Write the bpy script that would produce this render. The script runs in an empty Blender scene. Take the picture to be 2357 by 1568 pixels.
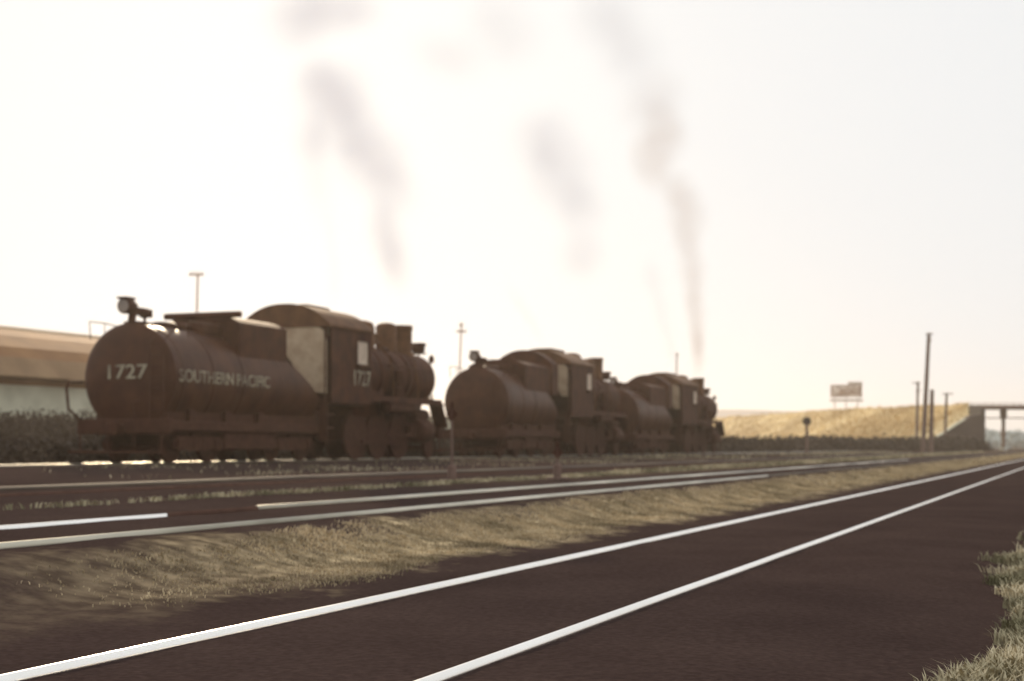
import bpy, math, random
from math import sin, cos, pi, radians, sqrt, atan2
from mathutils import Vector, noise
random.seed(11)
S = bpy.context.scene
COL = S.collection
# ------------------------------------------------------------------ camera
EYE = 1.0
F = 3270.0            # focal length in units of a 2357-unit wide frame
CX, HY = 1178.5, 1029.0
cd = bpy.data.cameras.new('camera'); cam = bpy.data.objects.new('camera', cd); COL.objects.link(cam)
cam.location = (0, 0, EYE); cam.rotation_euler = (radians(90), 0, 0)
cd.sensor_width = 36; cd.lens = 36 * F / 2357.0
cd.shift_y = (HY - 784.0) / 2357.0
cd.clip_start = 0.1; cd.clip_end = 9000
cd.dof.use_dof = True; cd.dof.focus_distance = 5.6; cd.dof.aperture_fstop = 2.8
S.camera = cam
# ------------------------------------------------------------------ light
SUN_AZ, SUN_EL = radians(-10), radians(20.5)     # measured from +Y, negative to the left
w = bpy.data.worlds.new('World'); S.world = w; w.use_nodes = True
nt = w.node_tree; nt.nodes.clear()
sky = nt.nodes.new('ShaderNodeTexSky'); sky.sky_type = 'NISHITA'; sky.sun_disc = False
sky.sun_elevation = SUN_EL; sky.sun_rotation = SUN_AZ
sky.air_density = 1.0; sky.dust_density = 3.0; sky.ozone_density = 1.0
def vm(op, a, b):
    n = nt.nodes.new('ShaderNodeVectorMath'); n.operation = op
    for i, q in enumerate((a, b)):
        if isinstance(q, tuple): n.inputs[i].default_value = q
        else: nt.links.new(q, n.inputs[i])
    return n.outputs[0]
SKYC = (8.5, 8.7, 8.85)
c = vm('MULTIPLY', sky.outputs[0], (0.8, 0.8, 0.8))
c = vm('ADD', c, (7.6, 7.6, 7.5))               # bright milky veil of thin high cloud
c = vm('MINIMUM', c, SKYC)
bg = nt.nodes.new('ShaderNodeBackground'); bg.inputs[1].default_value = 0.1
nt.links.new(c, bg.inputs[0])
wo = nt.nodes.new('ShaderNodeOutputWorld'); nt.links.new(bg.outputs[0], wo.inputs[0])
sd = bpy.data.lights.new('sun', 'SUN'); sd.energy = 3.2; sd.angle = radians(0.5); sd.color = (1, 0.80, 0.56)
sun = bpy.data.objects.new('sun', sd); COL.objects.link(sun)
sdir = Vector((sin(SUN_AZ) * cos(SUN_EL), cos(SUN_AZ) * cos(SUN_EL), sin(SUN_EL)))
sun.rotation_euler = sdir.to_track_quat('Z', 'Y').to_euler(); sun.location = (-60, 120, 60)
S.view_settings.view_transform = 'Standard'; S.view_settings.look = 'None'
S.view_settings.exposure = 0.0; S.view_settings.gamma = 1.0; S.view_settings.use_curve_mapping = False
S.cycles.volume_step_rate = 1.0; S.cycles.volume_max_steps = 128
S.cycles.max_bounces = 8; S.cycles.volume_bounces = 1
S.cycles.use_denoising = True

# ------------------------------------------------------------------ materials
def mat(name, c1, c2=None, rough=0.8, metal=0.0, scale=4.0, bump=0.0, bscale=None, detail=6, spec=0.5, lo=0.35, hi=0.65, stretch=(1, 1, 1)):
    m = bpy.data.materials.new(name); m.use_nodes = True
    t = m.node_tree; b = t.nodes['Principled BSDF']
    b.inputs['Roughness'].default_value = rough; b.inputs['Metallic'].default_value = metal
    b.inputs['Specular IOR Level'].default_value = spec
    tc = t.nodes.new('ShaderNodeTexCoord'); mp = t.nodes.new('ShaderNodeMapping')
    mp.inputs['Scale'].default_value = stretch
    t.links.new(tc.outputs['Object'], mp.inputs[0])
    n = t.nodes.new('ShaderNodeTexNoise'); n.inputs['Scale'].default_value = scale; n.inputs['Detail'].default_value = detail
    t.links.new(mp.outputs[0], n.inputs['Vector'])
    r = t.nodes.new('ShaderNodeValToRGB'); r.color_ramp.elements[0].position = lo; r.color_ramp.elements[1].position = hi
    r.color_ramp.elements[0].color = (*c1, 1); r.color_ramp.elements[1].color = (*(c2 or c1), 1)
    t.links.new(n.outputs['Fac'], r.inputs[0]); t.links.new(r.outputs[0], b.inputs['Base Color'])
    if bump:
        n2 = t.nodes.new('ShaderNodeTexNoise'); n2.inputs['Scale'].default_value = bscale or scale * 4; n2.inputs['Detail'].default_value = 5
        t.links.new(mp.outputs[0], n2.inputs['Vector'])
        bp = t.nodes.new('ShaderNodeBump'); bp.inputs['Strength'].default_value = 1.0; bp.inputs['Distance'].default_value = bump
        t.links.new(n2.outputs['Fac'], bp.inputs['Height']); t.links.new(bp.outputs[0], b.inputs['Normal'])
    return m
M = {}
M['paint'] = mat('sooty_black_paint', (.048, .016, .009), (.080, .028, .015), .65, spec=.1, metal=0, scale=2.2, bump=.01, bscale=6)
M['tank'] = mat('dusty_tank_paint', (.048, .016, .009), (.084, .032, .017), .45, spec=.12, metal=0, scale=1.4, bump=.012, bscale=3)
M['under'] = mat('oily_running_gear', (.054, .020, .012), (.074, .029, .018), .8, spec=.15, scale=5)
M['roofm'] = mat('glow_tinted_tops', (.08, .034, .014), (.135, .060, .025), .7, spec=.2, metal=0, scale=3)  # warmer than the body paint; stands in for sun glow on tops
M['canvas'] = mat('weathered_canvas', (.40, .29, .19), (.52, .40, .27), .95, 0, 3, .02, 8)
M['letter'] = mat('faded_cream_lettering', (.10, .065, .045), (.38, .34, .24), .7, 0, 2.6, lo=.30, hi=.58)
M['glass'] = mat('pale_glass', (.50, .38, .28), (.62, .50, .38), .5, 0, 5)  # opaque pale tan for panes and insulators
M['steel'] = mat('worn_rail_top', (.88, .86, .82), (.97, .95, .92), .2, 1.0, 3, stretch=(.2, .2, .2))
M['dull'] = mat('dull_rail_top', (.12, .105, .075), (.72, .68, .56), .3, .9, .3, lo=.32, hi=.72)
M['rust'] = mat('rusty_rail_side', (.075, .042, .032), (.10, .055, .042), .85, spec=0, metal=0, scale=6)#, 0, 6)
M['dimtop'] = mat('rusted_dim_rail_top', (.06, .04, .028), (.18, .14, .09), .65, .2, .3, lo=.4, hi=.75)  # also dims the rail lengths that show no glint
M['wood'] = mat('tarred_pole_wood', (.11, .065, .05), (.22, .14, .11), .9, 0, 3, .01, 20, stretch=(4, 4, .3))
M['palewood'] = mat('weathered_pole_wood', (.42, .30, .24), (.60, .47, .38), .9, 0, 3, .01, 20, stretch=(4, 4, .3))
M['brush'] = mat('dark_brush_leaves', (.030, .017, .011), (.052, .032, .019), .9, 0, .8)
M['concrete'] = mat('grey_concrete', (.12, .095, .075), (.20, .16, .125), .9, 0, .3)
M['darkconcrete'] = mat('dark_shaded_concrete', (.045, .030, .024), (.075, .052, .042), .9, 0, .25)  # darkened so the bridge's end slope reads as shaded
M['steelwork'] = mat('brown_bridge_steel', (.20, .12, .09), (.28, .18, .13), .8, 0, .5)
M['blade'] = mat('dry_grass_blades', (.25, .195, .115), (.62, .49, .31), .9, 0, 1.6, spec=.1, lo=.38, hi=.62)
M['bladeg'] = mat('greenish_grass_blades', (.16, .145, .08), (.56, .48, .32), .9, 0, 1.2, spec=.1, lo=.38, hi=.62)
M['hillgrass'] = mat('golden_hill_grass', (.50, .34, .14), (.88, .70, .38), .95, 0, .09, .3, 1.2, lo=.3, hi=.7, stretch=(1, 1, 2.2))
M['shedroof'] = mat('brown_shed_roof', (.19, .085, .028), (.27, .13, .045), .8, 0, .5, stretch=(1, 1, 1))
M['shedroof2'] = mat('tan_shed_canopy', (.20, .12, .06), (.30, .19, .10), .85, 0, .5)  # second, tanner tone for the roof's lower band
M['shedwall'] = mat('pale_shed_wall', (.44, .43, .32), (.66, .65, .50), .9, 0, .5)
M['rim'] = mat('rim_light_tone', (.75, .6, .42), (.85, .7, .5), .7, 0, 1)  # pale tone painted as rim light
M['board'] = mat('faded_poster_paper', (.48, .38, .32), (.82, .74, .66), .85, 0, .55, lo=.4, hi=.6)
M['boardframe'] = mat('billboard_wood', (.48, .40, .35), (.62, .54, .48), .85, 0, 2)
M['script'] = mat('brown_poster_ink', (.36, .23, .17), (.44, .30, .22), .8, 0, 2)
M['cream'] = mat('cream_poster_ink', (.70, .60, .48), (.8, .7, .56), .8, 0, 2)
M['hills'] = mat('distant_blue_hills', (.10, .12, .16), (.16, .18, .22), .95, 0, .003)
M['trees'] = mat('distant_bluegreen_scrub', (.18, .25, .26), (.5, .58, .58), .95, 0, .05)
M['whitepost'] = mat('whitewashed_concrete', (.62, .66, .60), (.75, .78, .72), .9, 0, 1)
M['lens'] = mat('lamp_glass', (.20, .15, .12), (.28, .22, .18), .25, 0, 1)

# ------------------------------------------------------------------ mesh collector
class MB:
    def __init__(s): s.v = []; s.f = []
    def add(s, vs, fs):
        o = len(s.v); s.v += [tuple(p) for p in vs]; s.f += [tuple(i + o for i in f) for f in fs]; return s
    def box(s, x0, x1, y0, y1, z0, z1, bev=0.0):
        if x0 > x1: x0, x1 = x1, x0
        if y0 > y1: y0, y1 = y1, y0
        if bev <= 0:
            vs = [(x, y, z) for x in (x0, x1) for y in (y0, y1) for z in (z0, z1)]
            return s.add(vs, [(0, 1, 3, 2), (4, 6, 7, 5), (0, 4, 5, 1), (2, 3, 7, 6), (0, 2, 6, 4), (1, 5, 7, 3)])
        b = min(bev, (x1 - x0) * .45, (y1 - y0) * .45, (z1 - z0) * .45)
        def ring(z, i):
            return [(x0 + i + b, y0 + i, z), (x1 - i - b, y0 + i, z), (x1 - i, y0 + i + b, z), (x1 - i, y1 - i - b, z), (x1 - i - b, y1 - i, z), (x0 + i + b, y1 - i, z), (x0 + i, y1 - i - b, z), (x0 + i, y0 + i + b, z)]
        rs = [ring(z0, b * .6), ring(z0 + b, 0), ring(z1 - b, 0), ring(z1, b * .6)]
        return s.loft(rs)
    def loft(s, rings, caps=True, closed=True):
        n = len(rings[0]); vs = [p for r in rings for p in r]; fs = []
        for k in range(len(rings) - 1):
            for i in range(n if closed else n - 1):
                j = (i + 1) % n
                fs.append((k * n + i, k * n + j, (k + 1) * n + j, (k + 1) * n + i))
        if caps:
            fs.append(tuple(reversed(range(n)))); fs.append(tuple((len(rings) - 1) * n + i for i in range(n)))
        return s.add(vs, fs)
    def lathe(s, c, axis, prof, n=24):
        # prof: list of (distance along axis, radius)
        a = Vector(axis).normalized(); t = Vector((0, 0, 1)) if abs(a.z) < .9 else Vector((1, 0, 0))
        p = a.cross(t).normalized(); q = a.cross(p); c = Vector(c)
        rs = [[tuple(c + a * d + (p * cos(2 * pi * i / n) + q * sin(2 * pi * i / n)) * r) for i in range(n)] for d, r in prof]
        return s.loft(rs)
    def tube(s, pts, r, n=8):
        pts = [Vector(p) for p in pts]; rs = []
        up = Vector((0, 0, 1)); prev = None
        for i, p in enumerate(pts):
            d = ((pts[min(i + 1, len(pts) - 1)] - pts[max(i - 1, 0)])).normalized()
            if prev is None:
                t = up if abs(d.z) < .9 else Vector((1, 0, 0)); a = d.cross(t).normalized()
            else:
                a = (prev - d * prev.dot(d)).normalized()
            prev = a; b = d.cross(a)
            rr = r[i] if isinstance(r, (list, tuple)) else r
            rs.append([tuple(p + (a * cos(2 * pi * k / n) + b * sin(2 * pi * k / n)) * rr) for k in range(n)])
        return s.loft(rs)
    def prism(s, poly, axis, a0, a1):
        # poly: 2-D outline; axis 'x': (y,z); 'y': (x,z); 'z': (x,y)
        def mk(p, a): return {'x': (a, p[0], p[1]), 'y': (p[0], a, p[1]), 'z': (p[0], p[1], a)}[axis]
        return s.loft([[mk(p, a0) for p in poly], [mk(p, a1) for p in poly]])
    def build(s, name, m, parent=None, smooth=None, fix=True):
        me = bpy.data.meshes.new(name); me.from_pydata(s.v, [], s.f); me.materials.append(m)
        if fix:
            import bmesh
            b = bmesh.new(); b.from_mesh(me); bmesh.ops.recalc_face_normals(b, faces=b.faces)
            if smooth:
                for f in b.faces: f.smooth = True
                for e in b.edges:
                    if len(e.link_faces) == 2 and e.calc_face_angle(0) > radians(smooth): e.smooth = False
            b.to_mesh(me); b.free()
        o = bpy.data.objects.new(name, me); COL.objects.link(o)
        if parent: o.parent = parent
        return o
def tag(o, label=None, cat=None, group=None, kind=None):
    for k, q in (('label', label), ('category', cat), ('group', group), ('kind', kind)):
        if q: o[k] = q
    return o
def empty(name, loc=(0, 0, 0), rz=0.0):
    o = bpy.data.objects.new(name, None); COL.objects.link(o); o.location = loc; o.rotation_euler = (0, 0, rz)
    o.empty_display_size = .3
    return o
def at(X, Y, y):            # point of the place at depth y seen in direction X, Y
    return Vector(((X - CX) / F * y, y, EYE + (HY - Y) / F * y))

# ------------------------------------------------------------------ yard frame: u along the main line, v away to the left
TH = math.atan((2490 - CX) / F); SN, CS = sin(TH), cos(TH)
def uv(u, v, z=0.0): return Vector((u * SN - v * CS, u * CS + v * SN, z))
def to_uv(x, y): return x * SN + y * CS, -x * CS + y * SN
HP = [(-400, -.25), (-6, -.05), (0, .05), (1.6, .112), (4.2, .112), (4.9, .15), (5.9, .372), (8.0, .372), (10.5, .45), (13.5, .45), (20, .555), (400, .555)]
def gh(v):
    for (a, ha), (b, hb) in zip(HP, HP[1:]):
        if v <= b: 
            t = max(0, (v - a) / (b - a)); t = t * t * (3 - 2 * t)
            return ha + (hb - ha) * t
    return .44
def height(x, y):
    u, v = to_uv(x, y)
    k = .012 if -3 < v < 30 and y < 60 else .0
    return gh(v) + k * noise.noise(Vector((x * 1.3, y * 1.3, 0)))

# ground sheet
gb = MB()
def axis_pts(segs):
    out = []
    for a, b, n in segs: out += [a + (b - a) * i / n for i in range(n)]
    return out + [segs[-1][1]]
us = axis_pts([(-3000, -200, 6), (-200, -10, 12), (-10, 40, 220), (40, 120, 100), (120, 400, 40), (400, 4000, 12)])
vs_ = axis_pts([(-3000, -60, 8), (-60, -6, 16), (-6, 9, 70), (9, 26, 40), (26, 80, 14), (80, 3000, 12)])
vv = []
for u in us:
    for v in vs_:
        p = uv(u, v); p.z = height(p.x, p.y); vv.append(tuple(p))
nv = len(vs_)
gb.add(vv, [(i * nv + j, (i + 1) * nv + j, (i + 1) * nv + j + 1, i * nv + j + 1) for i in range(len(us) - 1) for j in range(nv - 1)])
def ground_mat():
    m = bpy.data.materials.new('cinder_ballast'); m.use_nodes = True; t = m.node_tree; b = t.nodes['Principled BSDF']
    b.inputs['Roughness'].default_value = .95; b.inputs['Specular IOR Level'].default_value = 0
    N = t.nodes.new; L = t.links.new
    tc = N('ShaderNodeTexCoord')
    def nz(sc, det=6):
        n = N('ShaderNodeTexNoise'); n.inputs['Scale'].default_value = sc; n.inputs['Detail'].default_value = det; L(tc.outputs['Object'], n.inputs['Vector']); return n.outputs['Fac']
    def ramp(src, a, b_, c1, c2):
        r = N('ShaderNodeValToRGB'); r.color_ramp.elements[0].position = a; r.color_ramp.elements[1].position = b_
        r.color_ramp.elements[0].color = (*c1, 1); r.color_ramp.elements[1].color = (*c2, 1); L(src, r.inputs[0]); return r.outputs[0]
    cind = ramp(nz(.9), .3, .7, (.046, .031, .028), (.062, .042, .037))
    fine = ramp(nz(30, 4), .35, .75, (.8, .8, .8), (1.2, 1.2, 1.2))
    mx = N('ShaderNodeMixRGB'); mx.blend_type = 'MULTIPLY'; mx.inputs[0].default_value = 1; L(cind, mx.inputs[1]); L(fine, mx.inputs[2])
    # soil with dry matted grass in the verge strips
    dot = N('ShaderNodeVectorMath'); dot.operation = 'DOT_PRODUCT'; dot.inputs[1].default_value = (-CS, SN, 0); L(tc.outputs['Object'], dot.inputs[0])
    dou = N('ShaderNodeVectorMath'); dou.operation = 'DOT_PRODUCT'; dou.inputs[1].default_value = (SN, CS, 0); L(tc.outputs['Object'], dou.inputs[0])
    def math_(op, a, b_=None):
        n = N('ShaderNodeMath'); n.operation = op
        for i, q in enumerate((a, b_)):
            if q is None: continue
            if isinstance(q, (int, float)): n.inputs[i].default_value = q
            else: L(q, n.inputs[i])
        return n.outputs[0]
    jit = math_('ADD', math_('MULTIPLY', math_('SUBTRACT', nz(1.6, 5), .5), 1.5), math_('MULTIPLY', math_('SUBTRACT', nz(9, 5), .5), .7))
    v = math_('ADD', dot.outputs['Value'], jit)
    def strip(a, b_, soft):
        r1 = N('ShaderNodeMapRange'); r1.inputs[1].default_value = a - soft; r1.inputs[2].default_value = a + soft; L(v, r1.inputs[0])
        r2 = N('ShaderNodeMapRange'); r2.inputs[1].default_value = b_ + soft; r2.inputs[2].default_value = b_ - soft; L(v, r2.inputs[0])
        return math_('MULTIPLY', r1.outputs[0], r2.outputs[0])
    ur = N('ShaderNodeMapRange'); ur.inputs[1].default_value = 5.8; ur.inputs[2].default_value = 9.8; L(dou.outputs['Value'], ur.inputs[0])
    ur.inputs[3].default_value = .10
    s1 = math_('MULTIPLY', strip(4.6, 5.6, .3), ur.outputs[0])
    ub = N('ShaderNodeMapRange'); ub.inputs[1].default_value = 16; ub.inputs[2].default_value = 40; L(dou.outputs['Value'], ub.inputs[0])
    s3 = math_('MULTIPLY', strip(9.0, 10.0, .3), math_('MULTIPLY', ub.outputs[0], .35))
    s2 = strip(-30, .12, .12)
    k = math_('MAXIMUM', math_('MAXIMUM', s1, s2), s3)
    soil = ramp(nz(6, 8), .38, .66, (.16, .125, .075), (.54, .43, .27))
    soil2 = ramp(nz(8, 8), .4, .7, (.06, .045, .03), (.20, .165, .10))
    m2 = N('ShaderNodeMixRGB'); L(k, m2.inputs[0]); L(mx.outputs[0], m2.inputs[1]); ms = N('ShaderNodeMixRGB'); L(s2, ms.inputs[0]); L(soil, ms.inputs[1]); L(soil2, ms.inputs[2]); L(ms.outputs[0], m2.inputs[2])
    L(m2.outputs[0], b.inputs['Base Color'])
    bp = N('ShaderNodeBump'); bp.inputs['Distance'].default_value = .02; bp.inputs['Strength'].default_value = .8
    L(nz(22, 5), bp.inputs['Height']); L(bp.outputs[0], b.inputs['Normal'])
    return m
g = gb.build('ground', ground_mat(), fix=False)
for p in g.data.polygons: p.use_smooth = True
tag(g, 'dark cinder ground of the rail yard', None, None, 'structure')

# ------------------------------------------------------------------ rails
def rail_sections(scale=1.0):
    h = .15
    foot = [(-.065, 0), (.065, 0), (.065, .012), (.012, .03), (.012, .10), (.030, .108), (-.030, .108), (-.012, .10), (-.012, .03), (-.065, .012)]
    head = [(-.040, .103), (.040, .103), (.043, .112), (.036, .130), (.020, .146), (0, .15), (-.020, .146), (-.036, .130), (-.043, .112)]
    return foot, head
def rail_mesh(name, pts, mtop, parent, ztop, hw=1.0):
    """pts: plan points of the rail's centre line; ztop(i) top height"""
    foot, head = rail_sections()
    fb, hb = MB(), MB()
    rf, rh = [], []
    for i, p in enumerate(pts):
        d = (pts[min(i + 1, len(pts) - 1)] - pts[max(i - 1, 0)]).normalized(); nrm = Vector((-d.y, d.x, 0))
        z = ztop - .15
        wob = .0025 * noise.noise(Vector((p.x * .5, p.y * .5, ztop * 9)))
        rf.append([tuple(p + nrm * a + Vector((0, 0, z + b))) for a, b in foot])
        rh.append([tuple(p + nrm * a * hw + Vector((0, 0, z + b + (wob if b > .11 else 0)))) for a, b in head])
    fb.loft(rf); hb.loft(rh)
    r = fb.build(name, M['rust'], parent, 30)
    hb.build('rail_head', mtop, r, 50)
    return r
def straight(v, u0, u1, step=2.0):
    n = max(2, int((u1 - u0) / step)); return [uv(u0 + (u1 - u0) * i / n, v) for i in range(n + 1)]
t1 = empty('railway_track', tuple(uv(4, 3, .0)))
tag(t1, 'straight main line track with two bright polished rails, nearest to the camera', 'railway track', None, 'structure')
def rp(parent, pts): return [p - parent.location for p in pts]
def flat(parent, pts):
    return [Vector((p.x - parent.location.x, p.y - parent.location.y, 0)) for p in pts]
rail_mesh('rail', flat(t1, straight(2.26, -6, 420)), M['steel'], t1, .148, .52)
rail_mesh('rail', flat(t1, straight(3.76, -6, 420)), M['steel'], t1, .148, .52)
t2 = empty('railway_track', tuple(uv(4, 7, .0)))
tag(t2, 'second track with glints set as bright and dim rail lengths, beyond the dry grass verge', 'railway track', None, 'structure')
rail_mesh('rail', flat(t2, straight(6.19, -6, 30)), M['dull'], t2, .41, .42)
rail_mesh('rail', flat(t2, straight(6.19, 30, 330)), M['dimtop'], t2, .41, .42)
rail_mesh('rail', flat(t2, straight(7.67, -6, 10.75)), M['steel'], t2, .40, .4)  # this rail is cut into bright and dim lengths to imitate broken glints
rail_mesh('rail', flat(t2, straight(7.67, 12.25, 70)), M['dull'], t2, .415, .5)
rail_mesh('rail', flat(t2, straight(7.67, 70, 330)), M['dimtop'], t2, .415, .5)
rail_mesh('rail', flat(t2, straight(7.68, 10.75, 12.25, .5)), M['rust'], t2, .405)
t3 = empty('railway_track', tuple(uv(4, 12, .0)))
tag(t3, 'rusty unused siding between the shiny tracks and the steam locomotives', 'railway track', None, 'structure')
rail_mesh('rail', flat(t3, straight(12.6, -6, 300)), M['dimtop'], t3, .50)
rail_mesh('rail', flat(t3, straight(11.1, -6, 300)), M['rust'], t3, .48)

# locomotive track: rear ends of the three engines and their headings
LOCO = [((-9.6, 35.6), .357), ((-1.45, 57.3), .357), ((5.5, 76.2), .415)]
ctrl = []
p = Vector((-9.6, 35.6, 0)); ctrl = [p + Vector((sin(.357), cos(.357), 0)) * t for t in range(-46, 44, 4)]
q = Vector((5.5, 76.2, 0)); dq = Vector((sin(.415), cos(.415), 0))
ctrl += [q + dq * t for t in range(2, 26, 4)]
e = ctrl[-1]
for i in range(1, 60): ctrl.append(e + Vector((sin(.415 - .0 * i), cos(.415), 0)) * 4 * i)
t4 = empty('railway_track', (-9.6, 35.6, 0))
tag(t4, 'far track on which the three steam locomotives stand', 'railway track', None, 'structure')
def offset(pts, d):
    out = []
    for i, p in enumerate(pts):
        t = (pts[min(i + 1, len(pts) - 1)] - pts[max(i - 1, 0)]).normalized(); out.append(p + Vector((-t.y, t.x, 0)) * d)
    return out
RTOP = .60
for d in (-.75, .75): rail_mesh('rail', flat(t4, offset(ctrl, d)), M['dimtop' if d < 0 else 'dull'], t4, RTOP)  # far rail brighter, to show as glints between the wheels

# ------------------------------------------------------------------ steam locomotive
def arch(hw, eave, peak, base, n=14, pw=2.6):
    pts = [(-hw, base)]
    for i in range(n + 1):
        y = -hw + 2 * hw * i / n; pts.append((y, eave + (peak - eave) * (1 - abs(y / hw) ** pw)))
    pts.append((hw, base)); return pts
def text_mesh(txt, size, extr=.006):
    cu = bpy.data.curves.new('t', 'FONT'); cu.body = txt; cu.size = size; cu.extrude = extr; cu.align_x = 'CENTER'; cu.align_y = 'CENTER'; cu.offset = size * .012
    o = bpy.data.objects.new('t', cu); COL.objects.link(o)
    bpy.context.view_layer.update()
    me = bpy.data.meshes.new_from_object(o.evaluated_get(bpy.context.evaluated_depsgraph_get()))
    bpy.data.objects.remove(o); return me
def place_text(name, txt, size, fn, parent, sx=1.0):
    me = text_mesh(txt, size)
    for v in me.vertices: v.co = fn(v.co.x * sx, v.co.y, v.co.z)
    me.materials.clear(); me.materials.append(M['letter'])
    o = bpy.data.objects.new(name, me); COL.objects.link(o); o.parent = parent; return o
def wheel(parent, name, x, y, r, spokes, side):
    m = MB(); wd = .13
    m.lathe((x, y - wd / 2, r), (0, 1, 0), [(0, r * .84), (0, r), (wd, r), (wd, r * .84)], 28)
    m.lathe((x, y - wd * .6, r), (0, 1, 0), [(0, r * .1), (0, r * .22), (wd * 1.2, r * .22), (wd * 1.2, r * .1)], 14)
    if spokes:
        for k in range(spokes):
            a = 2 * pi * k / spokes
            m.tube([(x + cos(a) * r * .2, y, r + sin(a) * r * .2), (x + cos(a) * r * .88, y, r + sin(a) * r * .88)], [.055, .035], 6)
        a = .4
        m.prism([(x + cos(a + t) * r * rr, r + sin(a + t) * r * rr) for t, rr in ((-.5, .86), (-.2, .86), (.2, .86), (.5, .86), (.3, .6), (-.3, .6))], 'y', y - .05, y + .05)
    else:
        m.lathe((x, y - .03, r), (0, 1, 0), [(0, .02), (0, r * .86), (.06, r * .86), (.06, .02)], 24)
    return m.build(name, M['under'], parent, 35)
def locomotive(label, kind, texts=False):
    R = empty('steam_locomotive'); tag(R, label, 'locomotive', 'steam locomotives standing in line')
    A = kind == 'A'
    TL = 7.6 if A else 6.2           # tank length
    SL = TL - 1.9
    # tank
    zc, tr = 2.15, 1.36
    prof = [(-.14, .02), (-.13, .5), (-.09, .9), (-.03, 1.2), (.0, 1.28), (.05, tr)] + [(i * .9, tr) for i in range(1, int(SL / .9) + 1)] + [(TL, tr), (TL + .01, tr * .9), (TL + .02, .02)]
    for extra in (): pass
    m = MB(); m.lathe((0, 0, zc), (1, 0, 0), prof, 48)
    m.v = [(x if x < TL - .001 else x - 1.9 * min(1, max(0, (z - 1.8) / 1.2)), y, z) for x, y, z in m.v]   # the tank's front end slopes back
    for xx in (.35, 1.75, 3.2): m.lathe((xx, 0, zc), (1, 0, 0), [(0, tr - .02), (0, tr + .012), (.07, tr + .012), (.07, tr - .02)], 48)
    m.lathe((1.5, 0, 3.4), (0, 0, 1), [(0, .34), (.2, .34), (.24, .28)], 18)
    tank = m.build('tender_tank', M['tank'], R, 40)
    # bunker
    m = MB()
    if A:
        ar = arch(1.18, 3.75, 4.0, 2.6, 12, 3)
        m.loft([[(3.3, y, z) for y, z in ar], [(5.85, y, z) for y, z in ar]])
        m.box(2.35, 3.3, -.6, .6, 3.3, 3.72, .04)
        m.box(3.25, 3.42, -1.2, 1.2, 3.9, 4.06, .02)
        m.lathe((4.6, .2, 3.9), (0, 0, 1), [(0, .3), (.17, .3), (.2, .22)], 16)
    else:
        ar = arch(1.25, 3.7, 3.95, 2.6, 12, 3); br = arch(1.34, 3.9, 4.52, 2.6, 14, 2.2)
        m.loft([[(2.3, y, z) for y, z in ar], [(5.3, y, z) for y, z in ar]])
        m.loft([[(5.3, y, z) for y, z in br], [(6.1, y, z) for y, z in br]])
        m.box(1.9, 2.3, -.6, .6, 3.3, 3.75, .04)
    m.build('oil_bunker', M['paint'], R, 40)
    # frame and trucks of the tender
    TF = TL + .5
    m = MB(); m.box(-.15, TF, -1.25, 1.25, .80, 1.06, .03); m.box(2.6, TL - 2.3, -1.15, 1.15, .32, .82, .04); m.box(.1, TF - .1, -1.05, 1.05, .95, 1.5); m.box(-.3, -.05, -1.35, 1.35, .72, 1.1, .03)
    for y in (-.8, .8): m.box(-.05, TF, y - .1, y + .1, .7, .9)
    for x in (.9, 2.6, 4.3): m.box(x, x + .25, -1.2, 1.2, 1.0, 1.35)
    m.build('tender_frame', M['under'], R, 30)
    for cx in ((1.5, TL - 1.1)):
        m = MB()
        for y in (-1.02, 1.02):
            m.prism([(cx - 1.15, .52), (cx - .95, .68), (cx + .95, .68), (cx + 1.15, .52), (cx + 1.1, .36), (cx + .8, .36), (cx + .45, .3), (cx - .45, .3), (cx - .8, .36), (cx - 1.1, .36)], 'y', y - .06, y + .06)
            for dx in (-.2, 0, .2): m.lathe((cx + dx, y, .34), (0, 0, 1), [(0, .08), (.3, .08)], 8)
            for dx in (-.86, .86): m.box(cx + dx - .15, cx + dx + .15, y - .12, y + .12, .3, .6, .03)
        m.box(cx - .2, cx + .2, -1, 1, .45, .75)
        tk = m.build('truck', M['under'], R, 30)
        for dx in (-.86, .86):
            for y in (-.75, .75): wheel(tk, 'wheel', cx + dx, y, .42, 0, y)
            ax = MB(); ax.tube([(cx + dx, -.75, .42), (cx + dx, .75, .42)], .07, 8); ax.build('axle', M['under'], tk, 40)
    # rear end fittings
    m = MB()
    m.tube([(-.30, 1.2, 1.05), (-.75, 1.25, 1.35), (-.82, 1.25, 1.85), (-.72, 1.25, 2.02), (-.1, 1.3, 2.05)], .035)
    m.build('handrail', M['under'], R, 40)
    m = MB(); m.tube([(-.30, -.4, 1.05), (-.45, -.4, 1.5), (-.18, -.4, 1.55)], .022); m.build('handrail', M['under'], R, 40)
    m = MB(); m.tube([(-.2, 1.0, 3.1), (-.25, 1.0, 3.55), (.3, .95, 3.55), (.9, .9, 3.5)], .015)
    m.tube([(.3, .95, 3.0), (.3, .95, 3.55)], .012)
    m.build('handrail', M['under'], R, 40)
    m = MB()
    for y in (-1.15, -.75): m.tube([(-.2, y, .9), (-.2, y, 3.0), (.2, y, 3.3)], .02, 6)
    for k in range(8): m.tube([(-.2, -1.15, 1.05 + k * .27), (-.2, -.75, 1.05 + k * .27)], .014, 6)
    m.build('ladder', M['under'], R)
    m = MB(); m.box(-.62, -.3, -.1, .1, .72, .98, .03); m.box(-.8, -.6, -.17, .12, .68, 1.02, .04); m.box(-.65, -.3, -1.35, 1.35, .25, .31)
    for y in (-1.2, 1.2, -.4, .4): m.tube([(-.35, y, .3), (-.35, y, .8)], .02, 6)
    m.build('coupler', M['under'], R, 30)
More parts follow.
